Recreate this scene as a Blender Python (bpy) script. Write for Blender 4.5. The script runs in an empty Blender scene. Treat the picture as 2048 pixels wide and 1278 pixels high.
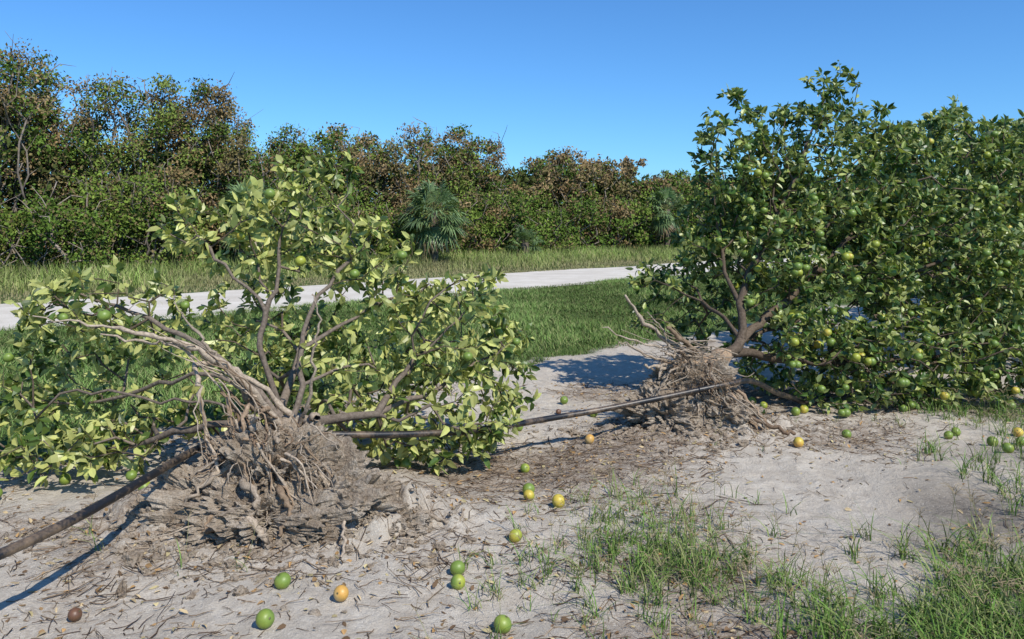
import bpy, bmesh, math, random
import numpy as np
from mathutils import Vector
random.seed(3); rng=np.random.default_rng(7)
sc=bpy.context.scene
R2=math.sqrt(0.5)

# ------------------------------------------------------------------ noise
def _h(ix,iy,iz,seed):
    h=(ix.astype(np.int64)*374761393+iy.astype(np.int64)*668265263+iz.astype(np.int64)*2147483647+seed*974634777)&0xffffffff
    h=((h^(h>>13))*1274126177)&0xffffffff
    h=((h^(h>>15))*2246822519)&0xffffffff
    return ((h^(h>>16))&0xffffff)/float(0xffffff)
def vn3(x,y,z,seed=0):
    x,y,z=np.broadcast_arrays(np.asarray(x,float),np.asarray(y,float),np.asarray(z,float))
    ix,iy,iz=np.floor(x),np.floor(y),np.floor(z)
    fx,fy,fz=x-ix,y-iy,z-iz
    sx,sy,sz=[f*f*(3-2*f) for f in (fx,fy,fz)]
    r=0
    for a in (0,1):
        for b in (0,1):
            for c in (0,1):
                w=(sx if a else 1-sx)*(sy if b else 1-sy)*(sz if c else 1-sz)
                r=r+w*_h(ix+a,iy+b,iz+c,seed)
    return r*2-1
def vn(x,y,seed=0): return vn3(x,y,0.0*np.asarray(x,float),seed)
def fbm(x,y,o=4,seed=0):
    r=0;a=1;f=1
    for i in range(o):
        r=r+a*vn(np.asarray(x)*f+i*13.7,np.asarray(y)*f+i*7.1,seed+i);a*=.5;f*=2.03
    return r
def fbm3(p,f,o=4,seed=0):
    r=0;a=1
    for i in range(o):
        r=r+a*vn3(p[:,0]*f+i*3.1,p[:,1]*f,p[:,2]*f,seed+i);a*=.55;f*=2.03
    return r
def T(x,y): return (np.asarray(y)-np.asarray(x))*R2   # distance across the grove row
def ST(s,t): return (s-t)*R2,(s+t)*R2
def sm(a,b,x):
    k=np.clip((x-a)/(b-a),0,1); return k*k*(3-2*k)

def gz(x,y):
    x=np.asarray(x,float);y=np.asarray(y,float);t=T(x,y)
    near=(1-sm(7.0,8.5,t))*(1-sm(9,14,np.hypot(x,y-3)))
    h=near*(.030*fbm(x*1.1,y*1.1,3,1)+.012*fbm(x*5,y*5,3,5)+.010*np.abs(fbm(x*14,y*14,2,9)))
    def g(cx,cy,rx,ry): return np.exp(-((x-cx)/rx)**2-((y-cy)/ry)**2)
    lump=np.abs(fbm(x*7,y*7,4,31))
    m=.18*g(-1.35,4.72,.62,.42)+.10*g(-.75,4.5,.45,.3)+.08*g(-2.0,4.5,.4,.3)+.12*g(1.7,6.65,.6,.38)+.07*g(1.3,6.6,.5,.3)
    h=h+m*(.5+1.3*lump)
    return h-.01*near
TX=np.arange(-5,6,.02);TY=np.arange(2,10,.02)
TZ=gz(*np.meshgrid(TX,TY,indexing='ij'))
def gzs(x,y):   # fast scalar lookup
    i=min(max(int((x+5)/.02),0),len(TX)-1);j=min(max(int((y-2)/.02),0),len(TY)-1);return TZ[i,j]

# ------------------------------------------------------------------ mesh builder
class MB:
    def __init__(s): s.V=[];s.F=[];s.C=[];s.M=[];s.n=0
    def add(s,V,F,col=(1,1,1),mat=0):
        V=np.asarray(V,float).reshape(-1,3);F=np.asarray(F,np.int64)
        c=np.asarray(col,float)
        if c.ndim==1: c=np.tile(c,(len(V),1))
        s.V.append(V);s.C.append(c);s.F.append(F+s.n);s.M.append(np.full(len(F),mat));s.n+=len(V)
    def make(s,name,mats,smooth=True,parent=None):
        if not s.V: return None
        V=np.concatenate(s.V).astype(np.float32);C=np.concatenate(s.C)
        me=bpy.data.meshes.new(name)
        tot=np.concatenate([np.full(len(f),f.shape[1]) for f in s.F])
        lp=np.concatenate([f.ravel() for f in s.F]);st=np.concatenate([[0],np.cumsum(tot)[:-1]])
        me.vertices.add(len(V));me.vertices.foreach_set('co',V.ravel())
        me.loops.add(len(lp));me.loops.foreach_set('vertex_index',lp.astype(np.int32))
        me.polygons.add(len(tot));me.polygons.foreach_set('loop_start',st.astype(np.int32));me.polygons.foreach_set('loop_total',tot.astype(np.int32))
        me.polygons.foreach_set('material_index',np.concatenate(s.M).astype(np.int32))
        me.polygons.foreach_set('use_smooth',np.full(len(tot),smooth))
        a=me.color_attributes.new('Col','FLOAT_COLOR','POINT')
        a.data.foreach_set('color',np.concatenate([C,np.ones((len(C),1))],1).astype(np.float32).ravel())
        me.update(calc_edges=True)
        for m in mats: me.materials.append(m)
        ob=bpy.data.objects.new(name,me);sc.collection.objects.link(ob)
        if parent: ob.parent=parent
        return ob
def empty(name,loc=(0,0,0)):
    e=bpy.data.objects.new(name,None);sc.collection.objects.link(e);return e
_TF={}
def tube(mb,P,r,sides=6,col=(1,1,1),mat=0,rough=0):
    P=np.asarray(P,float);n=len(P);r=np.broadcast_to(np.asarray(r,float),(n,))
    Tn=np.empty_like(P);Tn[1:-1]=P[2:]-P[:-2];Tn[0]=P[1]-P[0];Tn[-1]=P[-1]-P[-2]
    Tn/=np.sqrt((Tn*Tn).sum(1))[:,None]+1e-9
    ref=np.array([0.31,.2,.93]);
    if abs(Tn[:,2]).mean()>.8: ref=np.array([.93,.3,.2])
    U=ref-Tn*(Tn@ref)[:,None];U/=np.sqrt((U*U).sum(1))[:,None]+1e-9
    W=np.cross(Tn,U)
    ang=np.arange(sides)/sides*2*np.pi
    rr=r[:,None]*np.ones(sides)
    if rough: rr=rr*(1+rough*rng.uniform(-1,1,(n,sides)))
    V=P[:,None]+rr[:,:,None]*(np.cos(ang)[None,:,None]*U[:,None]+np.sin(ang)[None,:,None]*W[:,None])
    key=(n,sides)
    if key not in _TF:
        i,j=np.meshgrid(np.arange(n-1),np.arange(sides),indexing='ij');j2=(j+1)%sides
        _TF[key]=np.stack([i*sides+j,i*sides+j2,(i+1)*sides+j2,(i+1)*sides+j],-1).reshape(-1,4)
    mb.add(V.reshape(-1,3),_TF[key],col,mat)
def smooth_path(P,k=4,jit=0):
    P=np.asarray(P,float);n=len(P)
    Q=np.vstack([2*P[0]-P[1],P,2*P[-1]-P[-2]]);out=[]
    for i in range(1,n):
        a,b,c,d=Q[i-1],Q[i],Q[i+1],Q[i+2]
        for q in range(k):
            t=q/k
            out.append(.5*((2*b)+(-a+c)*t+(2*a-5*b+4*c-d)*t*t+(-a+3*b-3*c+d)*t**3))
    out.append(P[-1]);out=np.array(out)
    if jit: out[1:-1]+=rng.normal(0,jit,out[1:-1].shape)
    return out
def unit(v): return v/(np.linalg.norm(v,axis=-1,keepdims=True)+1e-9)

def leaves(mb,P,D,N,L,W,col,mat=0):
    n=len(P);D=unit(D);Sd=unit(np.cross(D,N));U=np.cross(Sd,D)
    cup=rng.uniform(-.05,.32,n);curl=rng.uniform(-.45,.1,n)
    tm=[(0,0,0,0),(.3,.5,1,.25),(.3,-.5,1,.25),(.3,0,0,.25),(.68,.4,.9,.8),(.68,-.4,.9,.8),(.68,0,0,.8),(1,0,0,1.4)]
    V=np.empty((n,8,3))
    for k,(a,s,c,q) in enumerate(tm):
        V[:,k]=P+D*(a*L)[:,None]+Sd*(s*W)[:,None]+U*((cup*c*W)+(curl*q*q*L*.5))[:,None]
    o=np.arange(n)[:,None]*8
    Ft=(o[:,:,None]+np.array([[0,1,3],[0,3,2],[4,7,6],[6,7,5]])[None]).reshape(-1,3)
    Fq=(o[:,:,None]+np.array([[1,4,6,3],[3,6,5,2]])[None]).reshape(-1,4)
    C=np.repeat(col,8,axis=0)
    mb.add(V.reshape(-1,3),Ft,C,mat)
    b=mb.n-len(C)
    mb.F.append(Fq+b);mb.M.append(np.full(len(Fq),mat))
def flat_leaves(mb,P,D,N,L,W,col,mat=0):
    n=len(P);D=unit(D);Sd=unit(np.cross(D,N))
    V=np.stack([P,P+D*(L*.45)[:,None]+Sd*(W*.5)[:,None],P+D*L[:,None],P+D*(L*.45)[:,None]-Sd*(W*.5)[:,None]],1)
    F=np.arange(n*4).reshape(n,4)
    mb.add(V.reshape(-1,3),F,np.repeat(col,4,axis=0),mat)
def blades(mb,P,L,W,lean,col,mat=0,seg=2):
    n=len(P);a=rng.uniform(0,2*np.pi,n);A=np.stack([np.cos(a),np.sin(a),0*a],1)
    b=a+np.pi/2+rng.uniform(-.8,.8,n);B=np.stack([np.cos(b),np.sin(b),0*b],1)
    rows=[]
    for k in range(seg):
        f=k/seg;c=P+A*(lean*L*f*f)[:,None];c[:,2]+=L*(f-.35*lean*f*f)
        w=W*(1-.5*f)*.5
        rows+= [c-B*w[:,None],c+B*w[:,None]]
    c=P+A*(lean*L)[:,None];c[:,2]+=L*(1-.35*lean);rows.append(c)
    V=np.stack(rows,1);m=2*seg+1;o=np.arange(n)[:,None]*m
    C=np.repeat(col,m,axis=0)
    mb.add(V.reshape(-1,3),o+np.array([[2*seg-2,2*seg-1,2*seg]]),C,mat)
    base=mb.n-len(C)
    for k in range(seg-1):
        mb.F.append(o+np.array([[2*k,2*k+1,2*k+3,2*k+2]])+base);mb.M.append(np.full(n,mat))

# ------------------------------------------------------------------ materials
def newmat(name):
    m=bpy.data.materials.new(name);m.use_nodes=True;nt=m.node_tree;nt.nodes.clear()
    o=nt.nodes.new('ShaderNodeOutputMaterial');b=nt.nodes.new('ShaderNodeBsdfPrincipled')
    nt.links.new(b.outputs[0],o.inputs[0]);return m,nt,b,o
def nd(nt,t,**k):
    n=nt.nodes.new(t)
    for a,v in k.items(): setattr(n,a,v)
    return n
def noise(nt,scale,detail=4,rough=.55):
    g=nd(nt,'ShaderNodeNewGeometry');n=nd(nt,'ShaderNodeTexNoise');n.inputs['Scale'].default_value=scale
    n.inputs['Detail'].default_value=detail;n.inputs['Roughness'].default_value=rough
    nt.links.new(g.outputs['Position'],n.inputs['Vector']);return n.outputs['Fac']
def ramp(nt,src,stops):
    r=nd(nt,'ShaderNodeValToRGB');e=r.color_ramp.elements
    while len(e)<len(stops): e.new(.5)
    for k,(p,c) in enumerate(stops):
        e[k].position=p;e[k].color=(*c,1) if len(c)==3 else c
    nt.links.new(src,r.inputs[0]);return r.outputs[0]
def mix(nt,f,a,b,mode='MIX'):
    m=nd(nt,'ShaderNodeMix',data_type='RGBA',blend_type=mode)
    for s,v in ((m.inputs[0],f),(m.inputs[6],a),(m.inputs[7],b)):
        if isinstance(v,(int,float)): s.default_value=v
        elif isinstance(v,tuple): s.default_value=(*v,1)
        else: nt.links.new(v,s)
    return m.outputs[2]
def bump(nt,b,h,st,dist):
    n=nd(nt,'ShaderNodeBump');n.inputs['Strength'].default_value=st;n.inputs['Distance'].default_value=dist
    nt.links.new(h,n.inputs['Height']);nt.links.new(n.outputs[0],b.inputs['Normal'])
def mathn(nt,op,a,b):
    m=nd(nt,'ShaderNodeMath',operation=op)
    for s,v in ((m.inputs[0],a),(m.inputs[1],b)):
        if isinstance(v,(int,float)): s.default_value=v
        else: nt.links.new(v,s)
    return m.outputs[0]

def leafmat(name,rough=.42,under=None,transl=.22,spec=.5):
    m,nt,b,o=newmat(name);a=nd(nt,'ShaderNodeVertexColor',layer_name='Col')
    c=a.outputs[0]
    if under:
        g=nd(nt,'ShaderNodeNewGeometry');c=mix(nt,mathn(nt,'MULTIPLY',g.outputs['Backfacing'],.45),c,under)
    nt.links.new(c,b.inputs['Base Color']);b.inputs['Roughness'].default_value=rough
    b.inputs['Specular IOR Level'].default_value=spec
    t=nd(nt,'ShaderNodeBsdfTranslucent')
    c2=mix(nt,1.0,c,(1.5,1.6,.6),'MULTIPLY');nt.links.new(c2,t.inputs[0])
    ms=nd(nt,'ShaderNodeMixShader');ms.inputs[0].default_value=transl
    nt.links.new(b.outputs[0],ms.inputs[1]);nt.links.new(t.outputs[0],ms.inputs[2]);nt.links.new(ms.outputs[0],o.inputs[0])
    return m
def simplemat(name):
    m,nt,b,o=newmat(name);a=nd(nt,'ShaderNodeVertexColor',layer_name='Col');d=nd(nt,'ShaderNodeBsdfDiffuse')
    nt.links.new(a.outputs[0],d.inputs[0]);nt.links.new(d.outputs[0],o.inputs[0]);nt.nodes.remove(b);return m
M_citrus=leafmat('citrus_leaf',.40,(.34,.38,.15),.2,.42)
M_far=simplemat('woodland_leaf')
M_grass=simplemat('grass_blade')
M_palm=leafmat('palm_frond',.35,None,.12,.5)
M_dry=simplemat('dry_leaf')

def barkmat(name,sc1,st=.6):
    m,nt,b,o=newmat(name);a=nd(nt,'ShaderNodeVertexColor',layer_name='Col')
    n=noise(nt,sc1,5,.65)
    c=mix(nt,1.0,a.outputs[0],ramp(nt,n,[(.3,(.45,.43,.41)),(.65,(1.0,1.0,1.0))]),'MULTIPLY')
    nt.links.new(c,b.inputs['Base Color']);b.inputs['Roughness'].default_value=.85;b.inputs['Specular IOR Level'].default_value=.2
    bump(nt,b,n,st,.01);return m
M_bark=barkmat('citrus_bark',45);M_root=barkmat('dusty_root',60);M_farbark=barkmat('woodland_bark',12)

def soilmat():
    m,nt,b,o=newmat('clod_soil')
    n=noise(nt,9,6,.65);n2=noise(nt,70,4,.7)
    c=ramp(nt,n,[(.3,(.27,.205,.145)),(.5,(.44,.36,.27)),(.68,(.56,.485,.39))])
    c=mix(nt,.6,c,ramp(nt,n2,[(.35,(.40,.36,.32)),(.60,(1.0,1.0,1.0))]),'MULTIPLY')
    nt.links.new(c,b.inputs['Base Color']);b.inputs['Roughness'].default_value=.95;b.inputs['Specular IOR Level'].default_value=.1
    h=mathn(nt,'ADD',n,mathn(nt,'MULTIPLY',n2,.45));bump(nt,b,h,1.0,.05);return m
M_soil=soilmat()

def groundmat():
    m,nt,b,o=newmat('sandy_ground')
    a=nd(nt,'ShaderNodeVertexColor',layer_name='Col');sp=nd(nt,'ShaderNodeSeparateColor');nt.links.new(a.outputs[0],sp.inputs[0])
    lit,dark,gr=sp.outputs[0],sp.outputs[1],sp.outputs[2]
    n2=noise(nt,34,6,.75);n3=noise(nt,160,3,.7);n4=noise(nt,7,6,.7)
    sand=ramp(nt,n4,[(.3,(.49,.42,.335)),(.55,(.62,.55,.45)),(.75,(.69,.63,.535))])
    sand=mix(nt,.7,sand,ramp(nt,n3,[(.3,(.60,.58,.55)),(.5,(1,1,1))]),'MULTIPLY')
    lc=ramp(nt,n2,[(.34,(.09,.062,.042)),(.48,(.26,.195,.14)),(.62,(.52,.445,.355))])
    lf=mathn(nt,'ADD',lit,mathn(nt,'MULTIPLY',mathn(nt,'SUBTRACT',n2,.5),2.2))
    lf=mathn(nt,'ADD',lf,mathn(nt,'MULTIPLY',mathn(nt,'SUBTRACT',n4,.5),1.6))
    c=mix(nt,ramp(nt,lf,[(.38,(0,0,0)),(.75,(1,1,1))]),sand,lc)
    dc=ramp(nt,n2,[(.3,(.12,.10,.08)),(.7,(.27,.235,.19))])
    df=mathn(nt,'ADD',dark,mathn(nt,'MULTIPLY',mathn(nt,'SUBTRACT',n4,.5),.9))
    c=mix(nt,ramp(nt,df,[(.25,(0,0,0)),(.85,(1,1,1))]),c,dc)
    v=nd(nt,'ShaderNodeTexVoronoi');v.inputs['Scale'].default_value=42
    g=nd(nt,'ShaderNodeNewGeometry');nt.links.new(g.outputs['Position'],v.inputs['Vector'])
    c=mix(nt,ramp(nt,v.outputs['Distance'],[(.10,(.6,.6,.6)),(.16,(0,0,0))]),c,(.74,.70,.62))
    gc=ramp(nt,n2,[(.3,(.05,.075,.022)),(.6,(.10,.15,.04)),(.8,(.18,.19,.08))])
    gf=mathn(nt,'ADD',gr,mathn(nt,'MULTIPLY',mathn(nt,'SUBTRACT',n4,.5),.8))
    c=mix(nt,ramp(nt,gf,[(.35,(0,0,0)),(.6,(1,1,1))]),c,gc)
    nt.links.new(c,b.inputs['Base Color']);b.inputs['Roughness'].default_value=.95;b.inputs['Specular IOR Level'].default_value=.12
    h=mathn(nt,'ADD',mathn(nt,'MULTIPLY',n2,1.0),mathn(nt,'MULTIPLY',n3,.35));bump(nt,b,h,.85,.028)
    return m
M_ground=groundmat()
def roadmat():
    m,nt,b,o=newmat('crushed_shell_road')
    n=noise(nt,.9,6,.6);n2=noise(nt,30,4,.7)
    c=ramp(nt,n,[(.3,(.55,.49,.40)),(.7,(.73,.67,.57))])
    c=mix(nt,.5,c,ramp(nt,n2,[(.35,(.7,.7,.7)),(.65,(1,1,1))]),'MULTIPLY')
    nt.links.new(c,b.inputs['Base Color']);b.inputs['Roughness'].default_value=.95
    bump(nt,b,n2,.4,.02);return m
M_road=roadmat()
def pipemat():
    m,nt,b,o=newmat('black_polythene_dusty')
    n=noise(nt,4,5,.7);n2=noise(nt,60,4,.6)
    f=ramp(nt,mathn(nt,'ADD',mathn(nt,'MULTIPLY',n,.75),mathn(nt,'MULTIPLY',n2,.25)),[(.48,(0,0,0)),(.68,(.85,.85,.85))])
    c=mix(nt,f,(.012,.012,.013),(.26,.18,.11))
    nt.links.new(c,b.inputs['Base Color']);b.inputs['Roughness'].default_value=.42;bump(nt,b,n2,.12,.005);return m
M_pipe=pipemat()
def fruitmat():
    m,nt,b,o=newmat('orange_peel');a=nd(nt,'ShaderNodeVertexColor',layer_name='Col')
    n=noise(nt,16,4,.6)
    c=mix(nt,1.0,a.outputs[0],ramp(nt,n,[(.3,(.62,.7,.7)),(.7,(1,1,1))]),'MULTIPLY')
    nt.links.new(c,b.inputs['Base Color']);b.inputs['Roughness'].default_value=.42
    bump(nt,b,noise(nt,500,2,.5),.25,.002);return m
M_fruit=fruitmat()

# ------------------------------------------------------------------ ground
def axis(lo,hi,step,far):
    a=np.arange(lo,hi,step);k=np.geomspace(.1,far,34)
    return np.concatenate([lo-k[::-1],a,hi-step+k])
X=axis(-4.6,6.2,.025,900);Y=axis(2.4,9.6,.025,900)
gx,gy=np.meshgrid(X,Y,indexing='ij');fx,fy=gx.ravel(),gy.ravel()
h=gz(fx,fy);t=T(fx,fy)
def g2(cx,cy,rx,ry): return np.exp(-((fx-cx)/rx)**2-((fy-cy)/ry)**2)
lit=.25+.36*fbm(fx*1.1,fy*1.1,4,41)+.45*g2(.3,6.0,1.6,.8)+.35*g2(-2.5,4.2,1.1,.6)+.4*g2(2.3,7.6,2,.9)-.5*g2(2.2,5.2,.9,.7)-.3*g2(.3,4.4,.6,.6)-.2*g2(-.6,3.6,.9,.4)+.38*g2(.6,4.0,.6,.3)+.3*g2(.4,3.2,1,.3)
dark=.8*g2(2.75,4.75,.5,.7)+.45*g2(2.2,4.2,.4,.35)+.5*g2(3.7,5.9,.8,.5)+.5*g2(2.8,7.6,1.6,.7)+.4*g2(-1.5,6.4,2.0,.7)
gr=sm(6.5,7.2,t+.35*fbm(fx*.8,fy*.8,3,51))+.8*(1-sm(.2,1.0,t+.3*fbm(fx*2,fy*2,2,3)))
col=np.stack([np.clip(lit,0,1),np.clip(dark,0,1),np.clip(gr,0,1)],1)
nx,ny=len(X),len(Y);i,j=np.meshgrid(np.arange(nx-1),np.arange(ny-1),indexing='ij')
F=np.stack([i*ny+j,(i+1)*ny+j,(i+1)*ny+j+1,i*ny+j+1],-1).reshape(-1,4)
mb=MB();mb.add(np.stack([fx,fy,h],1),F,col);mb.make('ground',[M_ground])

s=np.arange(-60,300,.4);mb=MB()
t0=14.6+.22*fbm(s*.5,s*0,3,61);t1=19.8+.25*fbm(s*.4,s*0+5,3,63)
rows=[]
for k in range(9):
    tt=t0+(t1-t0)*k/8;x,y=ST(s,tt);z=.012+.02*math.sin(math.pi*k/8)+0*s
    rows.append(np.stack([x,y,z],1))
V=np.stack(rows,1);n=len(s);i,j=np.meshgrid(np.arange(n-1),np.arange(8),indexing='ij')
mb.add(V.reshape(-1,3),np.stack([i*9+j,(i+1)*9+j,(i+1)*9+j+1,i*9+j+1],-1).reshape(-1,4));mb.make('dirt_road',[M_road])

# ------------------------------------------------------------------ branch growth
def grow(limbs,att,bf=.25,step=.12,jit=.012):
    P=[];par=[];pl=[]
    base=np.array(limbs[0][2][0],float)
    P.append(base);par.append(-1);pl.append(0.);ids=[]
    for li,(pa,pi,pts) in enumerate(limbs):
        sp=smooth_path(pts,3,jit*.9);mine=[]
        cur=0 if pa is None else ids[pa][min(pi*3,len(ids[pa])-1)]
        for q in sp:
            d=np.linalg.norm(q-P[cur])
            if d<.02: mine.append(cur);continue
            P.append(q);par.append(cur);pl.append(pl[cur]+d);cur=len(P)-1;mine.append(cur)
        ids.append(mine)
    att=att[np.argsort(np.linalg.norm(att-base,axis=1))]
    cap=len(P)+len(att)*12;A=np.zeros((cap,3));L=np.zeros(cap);m=len(P)
    A[:m]=P;L[:m]=pl;tips=[]
    for q in att:
        dv=A[:m]-q;d=np.sqrt((dv*dv).sum(1));k=int(np.argmin(d+bf*L[:m]));dd=d[k]
        if dd<.03: continue
        ns=min(8,max(1,int(dd/step)));a=A[k].copy();cur=k
        side=rng.normal(0,.14*dd,3);side[2]-=.03*dd
        for w in range(1,ns+1):
            f=w/ns;p=a+(q-a)*f+side*math.sin(math.pi*f)+(rng.normal(0,jit,3) if w<ns else 0)
            A[m]=p;L[m]=L[cur]+math.dist(p,A[cur]);par.append(cur);cur=m;m+=1
        tips.append(cur)
    return A[:m],np.array(par),tips
def skeleton(mb,A,par,tips,r0,ex,sides,colf,mat=0,rmax=1,minr=0,rough=0):
    n=len(A);acc=np.zeros(n);acc[tips]+=1
    ch=[[] for _ in range(n)]
    for i in range(n-1,0,-1): acc[par[i]]+=acc[i];ch[par[i]].append(i)
    acc=np.maximum(acc,.6);r=np.minimum(r0*acc**ex,rmax)
    starts=[(-1,0)]
    while starts:
        p,c=starts.pop();chain=[p,c] if p>=0 else [c];cur=c
        while ch[cur]:
            k=sorted(ch[cur],key=lambda q:-acc[q])
            for o in k[1:]: starts.append((cur,o))
            cur=k[0];chain.append(cur)
        if len(chain)<2: continue
        rr=r[chain].copy()
        if p>=0: rr[0]=min(r[c]*1.25,r[p])
        rr[-1]*=.5
        if rr[0]<minr: continue
        sd=sides if rr[0]>.006 else max(3,sides-4)
        tube(mb,A[chain],rr,sd,colf(rr[0]),mat,rough if rr[0]>.012 else 0)
    return acc,r

def sphere_mesh():
    bm=bmesh.new();bmesh.ops.create_uvsphere(bm,u_segments=20,v_segments=12,radius=1)
    V=np.array([v.co[:] for v in bm.verts]);Q=[];Tt=[]
    for f in bm.faces:
        l=[v.index for v in f.verts];(Q if len(l)==4 else Tt).append(l)
    bm.free();return V,np.array(Q),np.array(Tt)
SV,SQ,STt=sphere_mesh()
GREEN=(.20,.28,.048);YG=(.38,.40,.05);ORG=(.68,.36,.08);YEL=(.66,.48,.07);BRN=(.16,.075,.04)
def add_fruit(mb,c,r,col,tilt=None,col2=None):
    V=SV.copy();V[:,2]*=.93;pole=np.exp(-((1-SV[:,2])/.02));V[:,2]-=.1*pole
    ax=unit(rng.normal(0,1,3)) if tilt is None else unit(np.array(tilt,float))
    u=unit(np.cross(ax,[.3,.5,.2]));w=np.cross(ax,u)
    Vw=V[:,:1]*u+V[:,1:2]*w+V[:,2:]*ax
    c1=np.array(col);k=sm(-.3,.8,SV[:,:1]*.6+SV[:,1:2]*.8)
    C=c1*(1-k)+np.array(col2 if col2 else col)*k
    b=Vw*r+np.array(c)
    mb.add(b,SQ,C);o=mb.n-len(b);mb.F.append(STt+o);mb.M.append(np.zeros(len(STt)))
    a=np.arange(10)/10*2*np.pi;rr=np.where(np.arange(10)%2==0,.2,.09)*r
    top=np.array(c)+ax*r*.86
    Vc=top+np.cos(a)[:,None]*rr[:,None]*u+np.sin(a)[:,None]*rr[:,None]*w+ax*r*.02
    Vc=np.vstack([Vc,top+ax*r*.12]);Fc=np.array([[i,(i+1)%10,10] for i in range(10)])
    mb.add(Vc,Fc,(.12,.10,.04))

def ell_points(ells,dens,zmin=.05,shell=.35):
    out=[]
    for e in ells:
        c,r=e[0],e[1];m=e[2] if len(e)>2 else 1
        n=int(dens*m*r[0]*r[1]*r[2]*4.19)+3
        d=unit(rng.normal(0,1,(n,3)));q=rng.uniform(0,1,n)**(1/3.);q=np.where(rng.uniform(0,1,n)<shell,.8+.25*rng.uniform(0,1,n),q)
        p=np.array(c)+d*q[:,None]*np.array(r);out.append(p)
    p=np.vstack(out);return p[p[:,2]>zmin]

def citrus(parent,limbs,ells,dens,nleaf,lsize,pale,nfruit,yellowp,r0=.0026,bf=.25,rmax=.075,zmin=.06,fr=.037,dk0=(.052,.105,.022),pl0=(.29,.35,.10),bark=(.19,.15,.115)):
    att=ell_points(ells,dens,zmin)
    A,par,tips=grow(limbs,att,bf)
    mb=MB()
    def colf(r):
        k=rng.uniform(.8,1.15)
        return np.array(bark)*k if r>.010 else np.array((.13,.10,.068))*k
    acc,r=skeleton(mb,A,par,tips,r0,.44,9,colf,rmax=rmax,rough=.12)
    mb.make('branches',[M_bark],parent=parent)
    cand=np.where(acc<=3)[0];cand=cand[cand>0]
    idx=rng.choice(cand,int(len(tips)*nleaf));tp=np.array(tips)
    idx=np.concatenate([idx,np.repeat(tp,3)]);n=len(idx)
    f=rng.uniform(0,1,n)[:,None];base=A[idx]*(1-f)+A[par[idx]]*f
    tw=unit(A[idx]-A[par[idx]]);D=rng.normal(0,1,(n,3))+tw*.7;D[:,2]-=.25
    N=rng.normal(0,.75,(n,3))+np.array([0.25,-.4,.7])
    L=lsize*rng.uniform(.6,1.2,n);W=L*rng.uniform(.40,.56,n)
    P=base+unit(D)*.012;P[:,2]=np.maximum(P[:,2],.03)
    tone=vn3(P[:,0]*2.2,P[:,1]*2.2,P[:,2]*2.2,77)*.5+.5
    isp=rng.uniform(0,1,n)<pale*(.45+1.1*tone)
    dk=np.array(dk0)[None]*rng.uniform(.6,1.5,(n,1))+rng.uniform(0,.02,(n,1))*np.array([1,1,0])
    pl=np.array(pl0)[None]*rng.uniform(.55,1.15,(n,1))+rng.uniform(0,.08,(n,1))*np.array([1,.7,.2])
    C=np.where(isp[:,None],pl,dk)
    mb=MB();leaves(mb,P,D,N,L,W,C);mb.make('leaves',[M_citrus],smooth=False,parent=parent)
    mb=MB();cp=A[cand];w=np.exp(-(cp[:,1]-cp[:,1].min())/.45);w/=w.sum()
    for k in range(nfruit):
        q=A[rng.choice(cand,p=w)] if k%5 else A[rng.choice(cand)]
        c=q+np.array([rng.normal(0,.02),-.07,-fr*1.1]);c[2]=max(c[2],fr+.01)
        y=rng.uniform()<yellowp
        add_fruit(mb,c,fr*rng.uniform(.8,1.1),YG if y else GREEN,(rng.normal(0,.3),rng.normal(0,.3),1),YEL if y and rng.uniform()<.4 else None)
    mb.make('oranges',[M_fruit],parent=parent)
    return A,par,tips

# ------------------------------------------------------------------ fallen tree 1
e1=empty('fallen_orange_tree')
B=(-1.40,4.88,.38)
limbs1=[(None,0,[B,(-1.45,5.0,.5),(-1.485,5.1,.58),(-1.66,5.25,.876),(-1.675,5.4,1.12),(-1.617,5.55,1.32),(-1.66,5.7,1.59),(-1.58,5.8,1.88),(-1.50,5.9,2.14)]),
 (0,4,[(-1.72,5.42,1.2),(-1.98,5.5,1.42),(-2.15,5.55,1.58),(-2.3,5.6,1.735),(-2.4,5.65,1.88)]),
 (0,0,[(-1.36,5.05,.55),(-1.41,5.3,.87),(-1.33,5.5,1.18),(-1.16,5.7,1.45),(-.98,5.9,1.70)]),
 (0,0,[(-1.23,5.05,.46),(-.91,5.3,.45),(-.61,5.6,.50),(-.35,5.9,.63),(-.09,6.2,.73)]),
 (3,1,[(-.80,5.5,.62),(-.62,5.7,.8),(-.40,5.85,1.0),(-.24,6.0,1.17)]),
 (0,1,[(-1.6,5.0,.68),(-2.0,5.1,.93),(-2.41,5.3,1.07),(-2.84,5.5,1.18),(-3.14,5.6,1.28)]),
 (0,1,[(-1.7,5.05,.70),(-1.97,5.1,.755),(-2.34,5.3,.65),(-2.84,5.5,.49),(-3.35,5.6,.45)]),
 (0,0,[(-1.7,5.1,.45),(-2.1,5.2,.36),(-2.48,5.3,.24),(-3.13,5.4,.14)]),
 (0,1,[(-1.5,5.5,.7),(-1.55,6.1,.95),(-1.6,6.8,1.1)]),
 (2,1,[(-1.2,5.6,1.0),(-.95,5.9,1.15),(-.7,6.2,1.2)]),
 (0,0,[(-1.65,5.0,.5),(-1.95,5.05,.58),(-2.25,5.1,.56),(-2.6,5.15,.62),(-2.95,5.2,.60)])]
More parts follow.
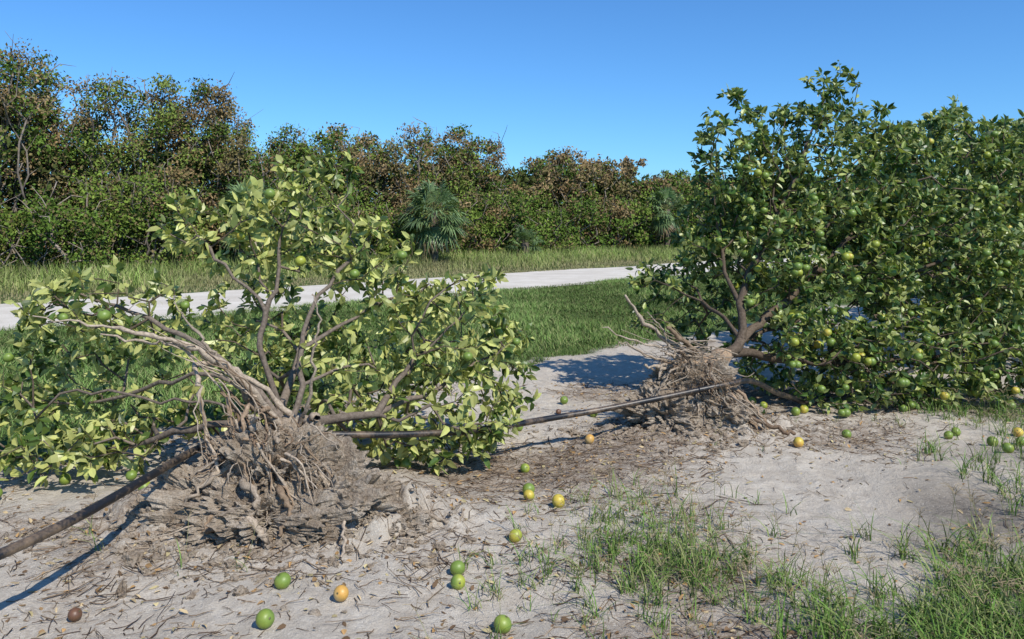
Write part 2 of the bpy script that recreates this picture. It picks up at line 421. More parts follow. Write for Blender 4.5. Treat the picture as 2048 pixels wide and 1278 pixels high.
ells1=[((-2.85,5.5,1.08),(.60,.4,.34)),((-3.05,5.5,.3),(.6,.45,.28)),((-1.55,5.9,1.72),(.58,.38,.34),.8),((-2.2,5.75,1.68),(.36,.3,.22)),
 ((-1.42,5.9,2.10),(.34,.22,.13)),((-1.57,6.0,1.15),(.75,.5,.45),.5),((-.5,6.0,.95),(.55,.5,.40),.8),((-.65,5.7,.38),(.8,.4,.32),.9),
 ((-.05,6.1,.62),(.25,.35,.38)),((-1.03,5.9,1.52),(.33,.3,.26)),((-2.3,5.8,.55),(.7,.4,.5),.6),((-1.3,6.1,.5),(.7,.4,.45),.8),((-3.35,5.6,.65),(.25,.3,.25)),((-.35,5.8,1.27),(.35,.25,.1)),((-1.2,5.4,.75),(.35,.2,.25),.5),
 ((-2.9,5.15,.2),(.55,.28,.18)),((-.6,5.5,.2),(.5,.2,.2))]
citrus(e1,limbs1,ells1,400,3.6,.088,.74,26,.1,r0=.0021,rmax=.045,dk0=(.062,.108,.022),pl0=(.44,.47,.15),bark=(.22,.175,.135))

# fallen tree 2
e2=empty('fallen_orange_tree')
B2=(1.72,6.85,.45)
limbs2=[(None,0,[B2,(1.87,7.0,.56),(2.03,7.1,.67),(2.09,7.3,1.01),(2.29,7.5,1.37),(2.59,7.7,1.8),(2.82,7.8,2.29),(3.1,7.9,2.94)]),
 (0,2,[(2.2,7.3,.75),(2.46,7.45,.9),(2.95,7.75,1.25),(3.5,7.95,1.7),(4.0,8.2,2.32)]),
 (0,1,[(2.1,7.15,.56),(2.39,7.3,.48),(3.0,7.6,.38),(3.7,7.8,.36),(4.65,8,.44)]),
 (0,3,[(2.0,7.5,1.25),(2.01,7.7,1.555),(1.97,7.75,1.9),(1.99,7.8,2.24)]),
 (0,2,[(1.95,7.3,.85),(1.79,7.6,.98),(1.4,7.8,1.16)]),
 (1,2,[(3.3,7.8,1.2),(3.9,8.0,1.2),(4.6,8.2,1.4)]),
 (0,1,[(2.2,7.4,.65),(2.8,7.9,.75),(3.5,8.4,.8)]),
 (0,4,[(2.7,7.6,1.4),(3.1,7.8,1.7),(3.3,8,2.0)])]
ells2=[((2.15,7.8,2.25),(.38,.35,.78)),((3.05,8,2.4),(.62,.45,.6)),((3.22,8,3.0),(.28,.25,.34)),((2.9,7.9,1.55),(.95,.55,.7)),
 ((4.25,8.1,1.45),(.95,.6,.8)),((4.1,7.6,.5),(1.05,.55,.46)),((1.95,8,1.15),(.5,.35,.32)),((1.42,8,1.18),(.28,.25,.16)),
 ((2.9,7.8,.45),(.8,.45,.4)),((3.95,8.3,2.2),(.65,.45,.55)),((2.5,7.9,2.2),(.4,.35,.45)),((4.9,7.9,.9),(.5,.5,.7)),
 ((3.2,7.45,1.05),(.6,.3,.45),.8),((2.0,7.9,1.6),(.4,.4,.4)),((4.7,7.4,.4),(.6,.35,.4)),((3.6,8.0,1.7),(.5,.5,.5)),((2.5,7.3,1.5),(.3,.25,.3)),((1.9,8.1,.7),(.4,.3,.35)),
 ((2.75,7.15,.68),(.48,.22,.32)),((3.4,7.2,.45),(.6,.25,.38)),((4.1,7.2,.25),(.7,.22,.22)),((2.4,7.4,1.08),(.32,.22,.3)),((3.1,7.1,.2),(.5,.15,.15)),((1.45,8.0,.8),(.25,.25,.2))]
citrus(e2,limbs2,ells2,300,6.2,.082,.46,190,.22,r0=.0019,rmax=.048,dk0=(.045,.095,.019),pl0=(.29,.35,.10),bark=(.14,.105,.075))

def standing(x,y,R,H,seed,dens=120,nl=7,ls=.1,nf=50,name='orange_tree'):
    e=empty(name)
    limbs=[(None,0,[(x,y,-.05),(x+.03,y,.3),(x,y+.03,.6)])]
    for k in range(6):
        a=k*1.05+seed;limbs.append((0,1,[(x+.2*math.cos(a),y+.2*math.sin(a),.8),(x+.55*R*math.cos(a),y+.55*R*math.sin(a),H*.45),(x+.7*R*math.cos(a),y+.7*R*math.sin(a),H*.7)]))
    r=np.random.default_rng(seed)
    el=[((x,y,H*.45),(R,R*.9,H*.42))]
    for k in range(9):
        a=r.uniform(0,6.3);q=r.uniform(.3,.8)*R;el.append(((x+q*math.cos(a),y+q*math.sin(a),H*r.uniform(.5,.9)),(.45,.45,.4)))
    citrus(e,limbs,el,dens,nl,ls,.38,nf,.4,r0=.0032,bf=.2,zmin=.15,fr=.038)
standing(6.0,10.3,1.8,3.55,2,100,7,.10,80)
standing(8.9,13.0,2.0,4.0,5,50,7,.13,50)
standing(11.8,16,2.1,4.0,8,30,7,.16,20)
standing(15.2,19.3,2.2,4.0,11,20,6,.2,8)

# ------------------------------------------------------------------ root plates
def ico(sub):
    bm=bmesh.new();bmesh.ops.create_icosphere(bm,subdivisions=sub,radius=1)
    V=np.array([v.co[:] for v in bm.verts]);F=np.array([[v.index for v in f.verts] for f in bm.faces]);bm.free();return V,F
I5=ico(6);I3=ico(3);I2=ico(2)
def lump(mb,c,r,base,amp,f,seed):
    V,F=base;c=np.array(c,float);r=np.array(r,float)
    p=V*r;d=fbm3(p+seed*3.3,f,4,seed);d2=np.abs(fbm3(p+seed,f*2.6,4,seed+9));d3=np.abs(fbm3(p-seed,f*6,2,seed+3)) if len(V)>1000 else 0
    p=p*(1+amp*d-amp*.9*d2-amp*.35*d3+amp*.5)[:,None];mb.add(p+c,F)
def rootcol():
    k=rng.uniform(.75,1.15);u=rng.uniform()
    return (np.array((.47,.38,.285)) if u<.6 else np.array((.37,.265,.175)) if u<.87 else np.array((.25,.17,.11)))*k
def rootplate(e,c,facing,rad,nroots,nhair,bigs,lumps,nclods,spread,streams):
    mb=MB()
    for (lc,lr,amp,f,sd,bs) in lumps: lump(mb,lc,lr,bs,amp,f,sd)
    for k in range(nclods):
        a=rng.uniform(0,6.3);q=abs(rng.normal(0,1))
        x=c[0]+math.cos(a)*q*spread[0];y=c[1]-.15+math.sin(a)*q*spread[1]
        r=min(.045,.005+abs(rng.normal(0,.010)))
        lump(mb,(x,y,gzs(x,y)+r*.05),(r*rng.uniform(.8,1.5),r*rng.uniform(.8,1.3),r*rng.uniform(.5,.85)),I3 if r>.02 else I2,.7,1.1/r,int(rng.integers(1000)))
    mb.make('root_ball_soil',[M_soil],smooth=False,parent=e)
    mb=MB()
    for pts,r1,r2 in bigs:
        p=smooth_path(pts,6,.008);tube(mb,p,np.linspace(r1,r2,len(p))*(1+.14*rng.normal(0,1,len(p))),9,rootcol(),0,.18)
    for pts,sp,cnt,r1 in streams:
        pts=np.array(pts,float)
        for k in range(cnt):
            off=rng.normal(0,sp,3);grw=np.linspace(.5,1.7,len(pts))[:,None]
            p=pts+off*grw+rng.normal(0,sp*.75,pts.shape);m=len(p)
            a=rng.integers(0,max(1,m-2));e2_=m-rng.integers(0,2);p=p[a:e2_]
            if len(p)<3: continue
            p[:,2]=[max(q[2],gzs(q[0],q[1])+.004) for q in p]
            r=r1*rng.uniform(.2,1.0);p=smooth_path(p,4,.006);tube(mb,p,np.linspace(r,r*.3,len(p))*(1+.1*rng.normal(0,1,len(p))),5,rootcol(),0,.15)
    fc=unit(np.array(facing,float));up=np.array([0,0,1.]);sd=unit(np.cross(fc,up))
    for k in range(nroots):
        a=rng.uniform(0,2*math.pi);q=rad*math.sqrt(rng.uniform(0,1))*.9
        st=np.array(c)+sd*q*math.cos(a)*1.2+up*q*math.sin(a)*1.0+fc*rng.uniform(-.02,.10)
        d=unit(sd*math.cos(a)+up*(math.sin(a)-.3)+fc*rng.uniform(-.1,.35)+rng.normal(0,.5,3))
        L=rng.uniform(.10,.38);n=8;p=[st]
        r=rng.choice([.003,.005,.009,.014,.02],p=[.30,.30,.2,.12,.08])
        if r>.012: L*=.55
        for w in range(n):
            d=unit(d+rng.normal(0,.33,3)+np.array([0,0,-.12]));q2=p[-1]+d*L/n
            q2[2]=max(q2[2],gzs(q2[0],q2[1])+.004);p.append(q2)
        tube(mb,smooth_path(p,2,.003),np.linspace(r,r*.35,17),6 if r>.006 else 4,rootcol(),0,.12)
    hc=np.array((.38,.27,.17))
    for k in range(nhair):
        a=rng.uniform(0,2*math.pi);q=rad*rng.uniform(.1,1.15)
        st=np.array(c)+sd*q*math.cos(a)*1.2+up*q*math.sin(a)+fc*rng.uniform(-.08,.12)
        d=unit(sd*math.cos(a)*.7+up*(math.sin(a)*.5-.3)+rng.normal(0,.7,3)+fc*.15);L=rng.uniform(.03,.13);p=[st]
        for w in range(4):
            d=unit(d+rng.normal(0,.45,3)+np.array([0,0,-.2]));p.append(p[-1]+d*L/4)
        tube(mb,p,np.linspace(.0015,.0008,5),3,hc*rng.uniform(.6,1.4))
    mb.make('roots',[M_root],parent=e)
bigs1=[([(-1.398,4.8,.495),(-1.571,4.62,.805),(-1.763,4.5,.99),(-2.0,4.4,1.09),(-2.25,4.35,1.15),(-2.589,4.3,1.209)],.026,.003),
 ([(-1.62,4.6,.84),(-1.74,4.6,.98),(-1.86,4.6,1.12),(-1.95,4.6,1.26)],.012,.004),
 ([(-1.85,4.47,1.03),(-2.05,4.5,1.04),(-2.3,4.45,1.09)],.012,.004),
 ([(-1.278,4.8,.495),(-1.177,4.7,.785),(-1.162,4.7,1.02),(-1.14,4.7,1.14),(-1.18,4.7,1.29)],.011,.004),
 ([(-1.35,4.85,.55),(-1.55,4.75,.78),(-1.80,4.6,.90),(-1.763,4.5,.768),(-1.734,4.5,.542),(-1.613,4.4,.319),(-1.5,4.3,.18)],.018,.007),
 ([(-1.2,4.7,.45),(-1.109,4.5,.34),(-.93,4.35,.20),(-.88,4.2,.12),(-.86,4.0,.03)],.018,.006),
 ([(-1.15,4.75,.35),(-.935,4.6,.25),(-.705,4.55,.16),(-.45,4.42,.08),(-.30,4.40,.06),(-.27,4.5,.1)],.015,.006),
 ([(-1.45,4.7,.3),(-1.6,4.42,.34),(-1.72,4.3,.25),(-1.82,4.25,.08)],.022,.008),
 ([(-1.5,4.6,.25),(-1.45,4.33,.30),(-1.35,4.22,.22),(-1.38,4.17,.10)],.028,.012),
 ([(-1.3,4.6,.22),(-1.25,4.30,.26),(-1.18,4.22,.18),(-1.22,4.17,.07)],.024,.010),
 ([(-1.6,4.6,.3),(-1.55,4.30,.20),(-1.62,4.2,.12),(-1.5,4.13,.06)],.022,.008),
 ([(-1.35,4.5,.12),(-1.45,4.2,.14),(-1.6,4.17,.10),(-1.7,4.22,.05)],.024,.010),
 ([(-1.25,4.5,.12),(-1.12,4.22,.13),(-1.0,4.22,.08),(-.95,4.3,.04)],.022,.008),
 ([(-1.5,4.5,.10),(-1.42,4.2,.16),(-1.30,4.15,.10),(-1.28,4.14,.03)],.026,.012),
 ([(-1.25,4.75,.45),(-1.02,4.62,.42),(-.9,4.6,.38)],.022,.012),
 ([(-1.45,4.75,.6),(-1.5,4.5,.66),(-1.48,4.4,.5),(-1.40,4.36,.36)],.014,.007),
 ([(-1.42,4.9,.42),(-1.5,4.72,.62),(-1.62,4.6,.80)],.05,.018),
 ([(-1.34,4.95,.46),(-1.22,4.8,.52),(-1.15,4.7,.56)],.045,.022),
 ([(-1.38,4.95,.48),(-1.34,4.72,.46),(-1.26,4.52,.36)],.055,.03)]
st1=[([(-1.68,4.56,.84),(-1.62,4.56,.72),(-1.54,4.52,.58),(-1.48,4.46,.44),(-1.42,4.40,.30),(-1.38,4.33,.16)],.035,15,.011),
 ([(-1.76,4.5,.74),(-1.74,4.48,.58),(-1.68,4.46,.42),(-1.62,4.40,.28),(-1.66,4.3,.12)],.025,6,.009),
 ([(-1.32,4.6,.55),(-1.2,4.5,.44),(-1.1,4.42,.32),(-1.04,4.34,.2),(-.98,4.28,.08)],.05,9,.010),
 ([(-1.5,4.6,.72),(-1.42,4.5,.6),(-1.34,4.45,.46),(-1.26,4.40,.32),(-1.2,4.32,.16)],.05,8,.009),
 ([(-1.42,4.75,.50),(-1.52,4.66,.66),(-1.62,4.58,.80),(-1.78,4.5,.95),(-1.95,4.44,1.06)],.03,12,.009),
 ([(-1.5,4.38,.22),(-1.6,4.30,.18),(-1.8,4.22,.10),(-2.0,4.2,.05)],.035,9,.009),
 ([(-1.3,4.38,.2),(-1.1,4.30,.15),(-.85,4.28,.10),(-.55,4.33,.05)],.04,9,.009)]
l1=[((-1.36,4.72,.20),(.40,.25,.27),.5,4.5,3,I5),((-1.66,4.50,.14),(.27,.2,.20),.5,7,4,I5),((-1.00,4.50,.12),(.34,.2,.18),.5,7,5,I5),((-1.38,4.38,.09),(.44,.18,.16),.6,8,6,I5),
 ((-1.34,4.52,.28),(.27,.16,.20),.65,8,27,I5),((-1.95,4.42,.05),(.20,.14,.10),.5,9,7,I5),((-.70,4.42,.05),(.26,.14,.10),.5,9,8,I5),((-1.1,4.26,.03),(.3,.10,.07),.6,9,22,I5),((-1.55,4.30,.06),(.22,.10,.10),.6,10,23,I5)]
rootplate(e1,(-1.38,4.48,.34),(-.1,-1,.1),.26,95,380,bigs1,l1,1500,(.66,.28),st1)
bigs2=[([(1.776,6.8,.547),(1.55,6.75,.62),(1.37,6.7,.69),(1.1,6.6,.90),(.936,6.6,1.12)],.032,.010),
 ([(1.6,6.75,.5),(1.72,6.6,.374),(1.887,6.45,.17),(2.12,6.3,.09),(2.24,6.3,.05)],.030,.012),
 ([(1.65,6.7,.45),(1.80,6.5,.3),(1.93,6.4,.12),(1.96,6.35,.03)],.022,.010),
 ([(1.6,6.7,.42),(1.85,6.55,.33),(2.02,6.42,.15),(2.05,6.36,.03)],.018,.008),
 ([(1.5,6.7,.6),(1.30,6.65,.68),(1.06,6.6,.72),(.75,6.6,.85)],.014,.004),
 ([(1.4,6.7,.55),(1.15,6.6,.6),(.95,6.6,.72),(.85,6.6,.68)],.013,.004),
 ([(1.55,6.7,.62),(1.36,6.6,.80),(1.28,6.58,.86)],.026,.012),
 ([(1.45,6.7,.55),(1.22,6.55,.52),(1.08,6.5,.56)],.022,.008),
 ([(1.3,6.65,.66),(1.25,6.6,.82),(1.12,6.6,.98)],.01,.004),
 ([(1.84,6.95,.55),(1.7,6.78,.54),(1.48,6.6,.50)],.085,.05),
 ([(1.5,6.7,.4),(1.3,6.55,.35),(1.15,6.5,.2),(1.1,6.45,.06)],.02,.008)]
st2=[([(1.45,6.62,.56),(1.6,6.5,.45),(1.74,6.45,.32),(1.86,6.4,.2),(1.98,6.36,.06)],.045,26,.013),
 ([(1.85,6.75,.60),(1.65,6.7,.64),(1.4,6.65,.67),(1.2,6.6,.72),(1.0,6.58,.80)],.05,22,.007),
 ([(1.4,6.60,.55),(1.34,6.55,.42),(1.26,6.5,.26),(1.2,6.45,.08)],.07,12,.012)]
l2=[((1.56,6.80,.27),(.34,.22,.27),.5,4.5,33,I5),((1.38,6.64,.34),(.25,.15,.21),.55,6,34,I5),((1.74,6.56,.15),(.28,.18,.18),.5,7,35,I5),((1.26,6.56,.13),(.32,.2,.17),.5,8,36,I5)]
rootplate(e2,(1.46,6.53,.43),(-.45,-.85,.15),.26,100,450,bigs2,l2,800,(.62,.28),st2)

# ------------------------------------------------------------------ pipe
mb=MB()
pp=smooth_path([(-5.5,-1.0,.06),(-4.0,.6,.12),(-3.0,2.0,.28),(-2.1,3.26,.35),(-1.81,4.7,.40),(-1.55,4.95,.40),(-1.24,5.0,.385),(-.75,5.25,.32),(-.24,5.55,.27),(.25,5.95,.25),(.696,6.15,.275),(1.2,6.27,.345),(1.70,6.38,.42),(2.0,6.62,.40),(2.4,7.0,.2),(3.0,7.6,.04),(5,9.6,.03),(9,13.6,.03)],10)
tube(mb,pp,.0225,16);mb.make('irrigation_pipe',[M_pipe])

# ------------------------------------------------------------------ fallen fruit
FR=[(-1.082,3.756,0),(-.770,3.587,2),(-1.044,3.368,0),(-.265,3.877,0),(-.254,3.745,1),(-.04,3.398,0),(.019,4.23,1),(.091,5.60,1),(-.883,5.134,1),(-.727,5.463,0),
(.105,5.055,0),(.104,4.896,1),(.278,4.755,1),(.598,6.149,2),(.721,7.05,0),(.495,7.576,0),(1.041,6.995,0),(1.033,7.344,0),(1.018,6.433,3),(.057,6.496,0),(2.181,6.064,4),
(2.585,7.05,1),(2.717,7.385,0),(2.702,6.433,0),(3.483,6.356,0),(3.595,6.449,0),(3.692,6.12,0),(4.077,6.417,4),(3.659,5.876,1),(2.319,7.344,1),(-2.215,4.807,1),(-1.914,3.488,3),(-2.938,5.236,0),(3.956,6.19,0),(.42,7.2,3),(2.26,7.5,1),(2.5,7.02,0),(2.22,7.1,0)]
for (x,y,k) in FR:
    mb=MB();r=.038*rng.uniform(.9,1.1)*(.75 if k==3 else 1)
    c1,c2=[(GREEN,(.25,.31,.045)),(YG,YEL),(ORG,(.66,.45,.2)),(BRN,BRN),(YEL,ORG)][k]
    if k==1 and rng.uniform()<.5: c2=GREEN
    add_fruit(mb,(0,0,0),r,c1,(rng.normal(),rng.normal()-.3,.7),c2)
    o=mb.make('orange',[M_fruit]);o.location=(x,y,float(gz(x,y))+r*.86)

# ------------------------------------------------------------------ litter
def scatter(n,x0,x1,y0,y1,fn=None):
    x=rng.uniform(x0,x1,n);y=rng.uniform(y0,y1,n);k=T(x,y)<6.8
    if fn is not None: k&=rng.uniform(0,1,n)<fn(x,y)
    return x[k],y[k]
def lm(x,y):
    q=lambda cx,cy,rx,ry:np.exp(-((x-cx)/rx)**2-((y-cy)/ry)**2)
    return np.clip(.20+.55*fbm(x*1.1,y*1.1,3,41)+.9*q(.4,6.0,1.5,.7)+.6*q(-2.3,4.2,1.2,.6)+.3*q(-.9,4.1,.9,.4)+.4*q(2.3,7.2,1.5,.8)+.5*q(.5,4.0,.8,.3)+.5*q(.4,3.2,1,.3)-.6*q(2.2,5.2,.9,.7),.03,1)
mb=MB()
x,y=scatter(30000,-3.6,5,2.6,8.6,lm)
for a,b in zip(x,y):
    L=rng.uniform(.02,.15)*(2.2 if rng.uniform()<.05 else 1);an=rng.normal(.4,.9) if rng.uniform()<.6 else rng.uniform(0,6.3);d=np.array([math.cos(an),math.sin(an)])
    pts=np.zeros((4,3));pts[:,:2]=np.array([a,b])+d*(L*(np.arange(4)/3-.5))[:,None]+rng.normal(0,L*.05,(4,2))
    pts[:,2]=[gzs(q[0],q[1])+.003 for q in pts]
    if L>.1: pts[:,2]+=rng.uniform(0,.015,4)
    r=rng.uniform(.0009,.003)*(1.5 if L>.2 else 1)
    tube(mb,pts,[r,r,r*.8,r*.5],3,np.array([(.25,.18,.12),(.12,.08,.055),(.42,.33,.235)][rng.integers(3)])*rng.uniform(.7,1.2))
mb.make('dead_twigs',[M_root])
mb=MB()
x,y=scatter(13000,-3.6,5,2.6,8.6,lambda x,y:np.clip(lm(x,y)*.8+.10+.3*np.exp(-((x+1)/1.0)**2-((y-4.1)/.6)**2),0,1));n=len(x)
P=np.stack([x,y,gz(x,y)+.006],1);D=rng.normal(0,1,(n,3));D[:,2]*=.25;N=rng.normal(0,.3,(n,3))+np.array([0,0,1])
pal=np.array([(.46,.28,.12),(.33,.21,.10),(.52,.40,.23),(.17,.11,.065),(.46,.38,.2)]);C=pal[rng.integers(5,size=n)]*rng.uniform(.6,1.1,(n,1))
leaves(mb,P,D,N,rng.uniform(.015,.055,n),rng.uniform(.008,.025,n),C);mb.make('leaf_litter',[M_dry],smooth=False)
# ------------------------------------------------------------------ grass
def gcol(n,a,b):
    k=rng.uniform(0,1,(n,1))**3
    return np.array(a)[None]*rng.uniform(.6,1.35,(n,1))*(1-k)+np.array(b)[None]*k
mb=MB()
n=330000;s=rng.uniform(-4,34,n);t=rng.uniform(6.6,14.9,n)
x,y=ST(s,t);k=(y>4)&(np.abs(x)<.70*y)&(t>6.9+.4*fbm(x*.8,y*.8,2,51))
x,y=x[k],y[k];n=len(x);pt=fbm(x*.6,y*.6,3,88)
L=.085*(1+.5*pt)*rng.uniform(.5,1.5,n);P=np.stack([x,y,gz(x,y)-.005],1)
C=gcol(n,(.115,.195,.052),(.28,.28,.13))*(1+.45*pt)[:,None]
blades(mb,P,L,np.full(n,.013)*(y/9)**.6,rng.uniform(.3,1.3,n),C,seg=1)
mb.make('mown_grass',[M_grass],smooth=False)
mb=MB()
n=120000;s=rng.uniform(-2,75,n);t=19.7+rng.uniform(0,1,n)*9
x,y=ST(s,t);k=(np.abs(x)<.72*y);x,y,t=x[k],y[k],t[k];n=len(x);pt=fbm(x*.5,y*.5,3,90)
L=(.07+.52*sm(20.3,25,t+1.6*pt))*rng.uniform(.4,1.4,n);P=np.stack([x,y,0*x],1)
dry=np.clip((1-sm(20.8,24.6,t+2.4*pt)),0,1)[:,None]
C=gcol(n,(.18,.255,.062),(.39,.35,.17))*(1+.35*pt)[:,None];C=C*(1-.7*dry)+.7*dry*np.array((.29,.24,.14))
blades(mb,P,L,np.full(n,.024),rng.uniform(.1,.9,n),C,seg=2)
mb.make('roadside_tall_grass',[M_grass],smooth=False)
def weeds(cl):
    mb=MB()
    for (cx,cy,rx,ry,nt,nb,L0) in cl:
        for k in range(nt):
            x=cx+rng.normal(0,rx);y=cy+rng.normal(0,ry)
            if T(x,y)>6.5 or y<2.3: continue
            n=int(nb*rng.uniform(.5,1.5))+2;P=np.stack([x+rng.normal(0,.02,n),y+rng.normal(0,.02,n),np.zeros(n)],1);P[:,2]=[gzs(a,b)-.004 for a,b in P[:,:2]]
            L=L0*rng.uniform(.4,1.25,n);C=gcol(n,(.115,.21,.042),(.32,.31,.14))
            blades(mb,P,L,L*.022+.0026,rng.uniform(.2,1.4,n),C,seg=4)
            if rng.uniform()<.3:
                h=L0*rng.uniform(1.1,1.9);z=float(gz(x,y));q=np.array([x+rng.normal(0,.05),y,z+h])
                tube(mb,smooth_path([(x,y,z),(x*.5+q[0]*.5+.01,y,z+h*.5),q],2),.0012,3,(.24,.24,.11))
                for a in range(5):
                    an=a*1.26+rng.uniform(0,1);tube(mb,[q,q+np.array([.025*math.cos(an),.025*math.sin(an),.03]),q+np.array([.055*math.cos(an),.055*math.sin(an),.03])],.0012,3,(.28,.22,.13))
    return mb
cl=[(.72,4.0,.28,.20,95,9,.15),(.78,4.45,.16,.25,22,7,.19),(.45,4.3,.2,.25,14,7,.12),(1.15,3.75,.3,.25,35,9,.14),(1.75,3.35,.32,.2,90,11,.16),(2.35,3.6,.28,.35,120,11,.2),(2.1,3.0,.5,.25,120,12,.2),
 (.85,4.8,.35,.25,16,5,.12),(.1,3.75,.2,.2,7,6,.14),(1.0,3.2,.5,.2,30,7,.12),(3.2,4.7,.14,.5,70,10,.18),(4.1,6.1,.25,.5,50,9,.15),(4.2,7.05,.5,.15,70,8,.15),(3.6,6.8,.5,.15,18,6,.10),(-.15,3.95,.1,.1,4,6,.13),
 (3.7,4.5,.35,.8,110,10,.18),(-3.7,6.2,.4,.3,40,8,.12),(2.4,6.3,.8,.4,8,4,.07),(-2.0,3.9,.5,.4,5,3,.14)]
weeds(cl).make('weed_patch',[M_grass],smooth=False)

# ------------------------------------------------------------------ tree line
prof_s=[-40,0,5,6.6,7.4,8.5,9.7,10.8,11.9,12.6,13.8,14.7,16.6,18.4,20,21.6,23.7,27.9,29.7,31.2,33.2,35.4,38,40,42.4,45,49,60,160]
prof_h=[7.5,7.6,7.5,7.4,8.1,7.3,7.1,6.8,7.8,6.4,8.6,7.0,7.2,6.0,5.7,6.5,6.5,7.6,5.8,4.4,5.8,6.7,6.1,5.9,4.8,6.7,5.8,6,6]
GR=np.array([(.10,.16,.030),(.135,.19,.036),(.072,.12,.025),(.165,.215,.048)]);BR=np.array([(.22,.15,.07),(.17,.14,.06),(.25,.18,.09)])
lf=MB();br=MB()
def wtree(s,t,H,R,nc,nl,ls,brown,detail,crown0=.06):
    x,y=ST(s,t)
    cz=crown0+(1-crown0)*rng.uniform(0,1,nc)**.8;a=rng.uniform(0,6.3,nc)
    w=R*(.42+.65*np.sin(np.pi*np.clip(cz*.88+.05,0,1)))*np.sqrt(rng.uniform(0.05,1,nc))
    c=np.stack([x+w*np.cos(a),y+w*np.sin(a),cz*(H-.35)],1)
    c[0]=(x,y,H-.4)
    if detail:
        limbs=[(None,0,[(x,y,-.1),(x+rng.normal(0,.2),y,H*.15),(x+rng.normal(0,.4),y+rng.normal(0,.2),H*.45)])]
        for q in range(3):
            limbs.append((0,0,[(x+rng.normal(0,.3),y+rng.normal(0,.3),H*.2),(x+rng.normal(0,.7),y+rng.normal(0,.5),H*.55),(x+rng.normal(0,.9),y+rng.normal(0,.5),H*.85)]))
        A,par,tips=grow(limbs,np.vstack([c,c+rng.normal(0,.45,c.shape),c+rng.normal(0,.3,c.shape)+np.array([0,-.25,.1])]),.35,.5,.05)
        g=np.array((.31,.26,.21))*rng.uniform(.7,1.25)
        skeleton(br,A,par,tips,.011,.40,5,lambda r:g,rmax=.07)
    bt=rng.uniform(-.25,.28);gt=GR[rng.integers(4)];dens=rng.uniform(.75,1.2)
    for q in range(nc):
        rr=rng.uniform(.32,.72)*(.82 if cz[q]>.85 else 1);n=int(nl*(rr/.5)**1.8*rng.uniform(.65,1.3)*dens)
        d=unit(rng.normal(0,1,(n,3)))*(rng.uniform(.02,1,(n,1))**.45)*rr*np.array([1,1,.75])*(1+.2*rng.normal(0,1,(n,1)))
        P=c[q]+d;P=P[P[:,2]>.05];n=len(P)
        if n==0: continue
        bq=brown+bt+.5*float(vn3(c[q][0]*.4,c[q][1]*.4,c[q][2]*.5,5))
        isb=rng.uniform()<bq
        b0=BR[rng.integers(3)] if isb else (gt if rng.uniform()<.6 else GR[rng.integers(4)])
        C=b0[None]*rng.uniform(.55,1.45,(n,1));o=rng.uniform(0,1,n)<.16;C[o]=np.array((.165,.13,.06))
        N=rng.normal(0,.7,(n,3))+np.array([0.25,-.5,.6])
        L=ls*rng.uniform(.6,1.4,n);flat_leaves(lf,P,rng.normal(0,1,(n,3)),N,L,L*.54,C)
s=1.0
while s<140:
    near=s<46
    H=float(np.interp(s,prof_s,prof_h))
    k=1+max(0,(s-15))/45
    st=1.55*min(k,2.2);ls=.116*k;nl=int(138/min(k,1.5))
    wtree(s+rng.normal(0,.4),27.9+rng.normal(0,.4),H*rng.uniform(.33,.62),1.4*min(k,1.6),38,nl,ls,.05,near)
    s2=s+rng.normal(0,.4);wtree(s2,30.2+rng.normal(0,.5),float(np.interp(s2,prof_s,prof_h))*rng.uniform(.84,1.03),1.2*min(k,1.6),56,nl,ls,.36,near)
    if rng.uniform()<.85: wtree(s+rng.normal(0,.5),33.0+rng.normal(0,.6),H*rng.uniform(.82,1.02),1.35*min(k,1.6),40,nl,ls*1.2,.36,near and rng.uniform()<.6,.2)
    s+=st
s=-40
while s<1:
    H=float(np.interp(s,prof_s,prof_h));wtree(s,30,H,2.4,50,40,.35,.4,False);s+=3.2
n=70000;s=rng.uniform(0,90,n);t=rng.uniform(29.5,36,n);x,y=ST(s,t);z=rng.uniform(0,1,n)*4.6
k=np.abs(x)<.75*y;x,y,z=x[k],y[k],z[k];n=len(x)
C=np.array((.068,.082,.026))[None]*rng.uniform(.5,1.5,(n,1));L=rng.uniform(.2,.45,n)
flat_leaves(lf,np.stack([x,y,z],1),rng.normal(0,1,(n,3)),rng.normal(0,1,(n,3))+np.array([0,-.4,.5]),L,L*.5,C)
tl=empty('tree_line');lf.make('foliage',[M_far],smooth=False,parent=tl);br.make('trunks_and_branches',[M_farbark],parent=tl)

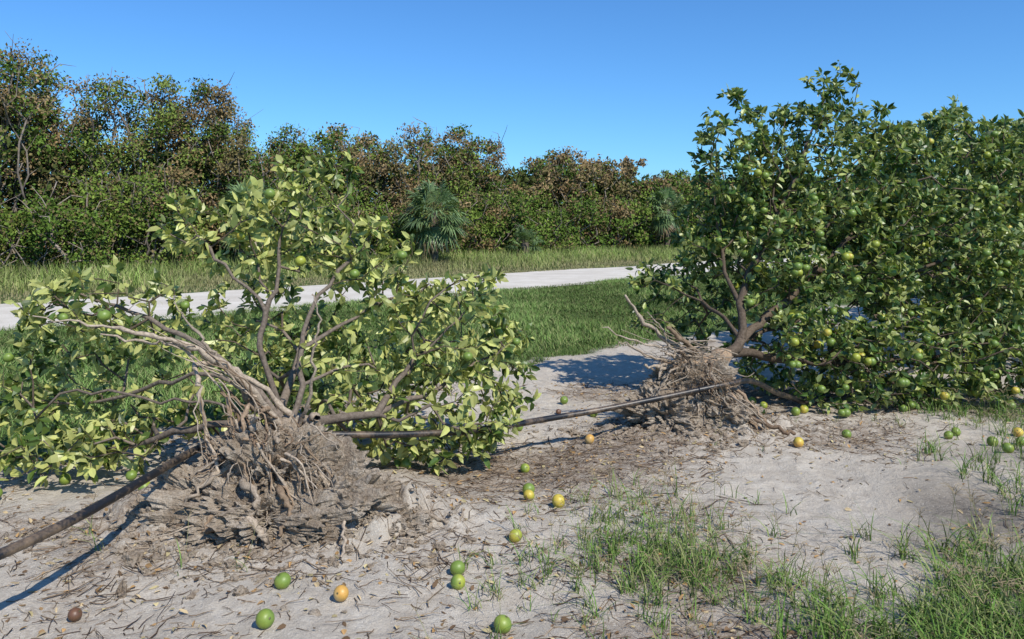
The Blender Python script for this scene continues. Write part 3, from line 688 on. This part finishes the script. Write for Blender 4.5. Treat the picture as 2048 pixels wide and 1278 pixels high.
# ------------------------------------------------------------------ palms
def palm(x,y,zc,R,nf):
    e=empty('cabbage_palm');mb=MB()
    tube(mb,[(x,y,-.05),(x+.03,y,zc*.5),(x,y,zc)],[.2,.17,.19],10,(.20,.16,.12),1,.15)
    for k in range(nf):
        a=rng.uniform(0,6.3);el=math.radians(rng.uniform(-65,80));d=np.array([math.cos(a)*math.cos(el),math.sin(a)*math.cos(el),math.sin(el)])
        o=np.array([x,y,zc]);st=rng.uniform(.35,.62);h=o+d*R*st;h[2]-=.08*R
        dead=el<-.7 and rng.uniform()<.6
        tube(mb,[o,(o+h)/2+np.array([0,0,.03]),h],[.018,.014,.01],4,(.22,.25,.09),1)
        sd=unit(np.cross(d,[0,0,1.01]));upv=np.cross(sd,d);ns=18
        fcx=np.array((.28,.21,.12)) if dead else np.array((.145,.215,.085))*rng.uniform(.7,1.3)
        for q in range(ns):
            f=(q/(ns-1)-.5)*2;an=f*1.8;dd=unit(d*math.cos(an)+sd*math.sin(an)-upv*.2*abs(f)+rng.normal(0,.05,3))
            L=R*.5*(1-.3*abs(f))*rng.uniform(.85,1.1);w=.022*R
            m=h+dd*L*.5;tp=h+dd*L;tp[2]-=L*rng.uniform(.15,.4)
            nn=unit(np.cross(dd,upv))
            V=np.array([h,m-nn*w,m+nn*w,tp]);mb.add(V,[[0,1,2],[1,3,2]],fcx*rng.uniform(.75,1.25),0)
    mb.make('palm',[M_palm,M_farbark],smooth=False,parent=e)
palm(-3.2,32.5,2.25,1.7,75)
palm(-9.1,27.4,2.1,1.5,60)
palm(9.0,46.2,2.6,1.7,60)
palm(.6,36.3,.9,1.1,30)

# ------------------------------------------------------------------ light, sky, camera
el=math.radians(47);az=math.atan2(.62,-.78)
tosun=Vector((math.sin(az)*math.cos(el),math.cos(az)*math.cos(el),math.sin(el)))
ld=bpy.data.lights.new('sun','SUN');ld.energy=5.0;ld.angle=math.radians(.5);ld.color=(1,.955,.875)
lo=bpy.data.objects.new('sun',ld);sc.collection.objects.link(lo);lo.rotation_euler=tosun.to_track_quat('Z','Y').to_euler()
w=bpy.data.worlds.new('World');sc.world=w;w.use_nodes=True;nt=w.node_tree;nt.nodes.clear()
sk=nt.nodes.new('ShaderNodeTexSky');sk.sky_type='NISHITA';sk.sun_disc=False;sk.sun_elevation=el;sk.sun_rotation=az
sk.air_density=1.0;sk.dust_density=.2;sk.ozone_density=2.0
tint=mix(nt,1.0,sk.outputs[0],(.54,1.03,1.55),'MULTIPLY')
bg=nt.nodes.new('ShaderNodeBackground');bg.inputs[1].default_value=.105;wo=nt.nodes.new('ShaderNodeOutputWorld')
nt.links.new(tint,bg.inputs[0]);nt.links.new(bg.outputs[0],wo.inputs[0])
cd=bpy.data.cameras.new('camera');cd.sensor_width=36;cd.lens=28;cd.shift_y=-.0923;cd.clip_end=3000;cd.clip_start=.05
co=bpy.data.objects.new('camera',cd);sc.collection.objects.link(co);co.location=(0,0,1.7);co.rotation_euler=(math.radians(90),0,0);sc.camera=co
sc.view_settings.view_transform='Standard';sc.view_settings.look='None';sc.view_settings.exposure=0
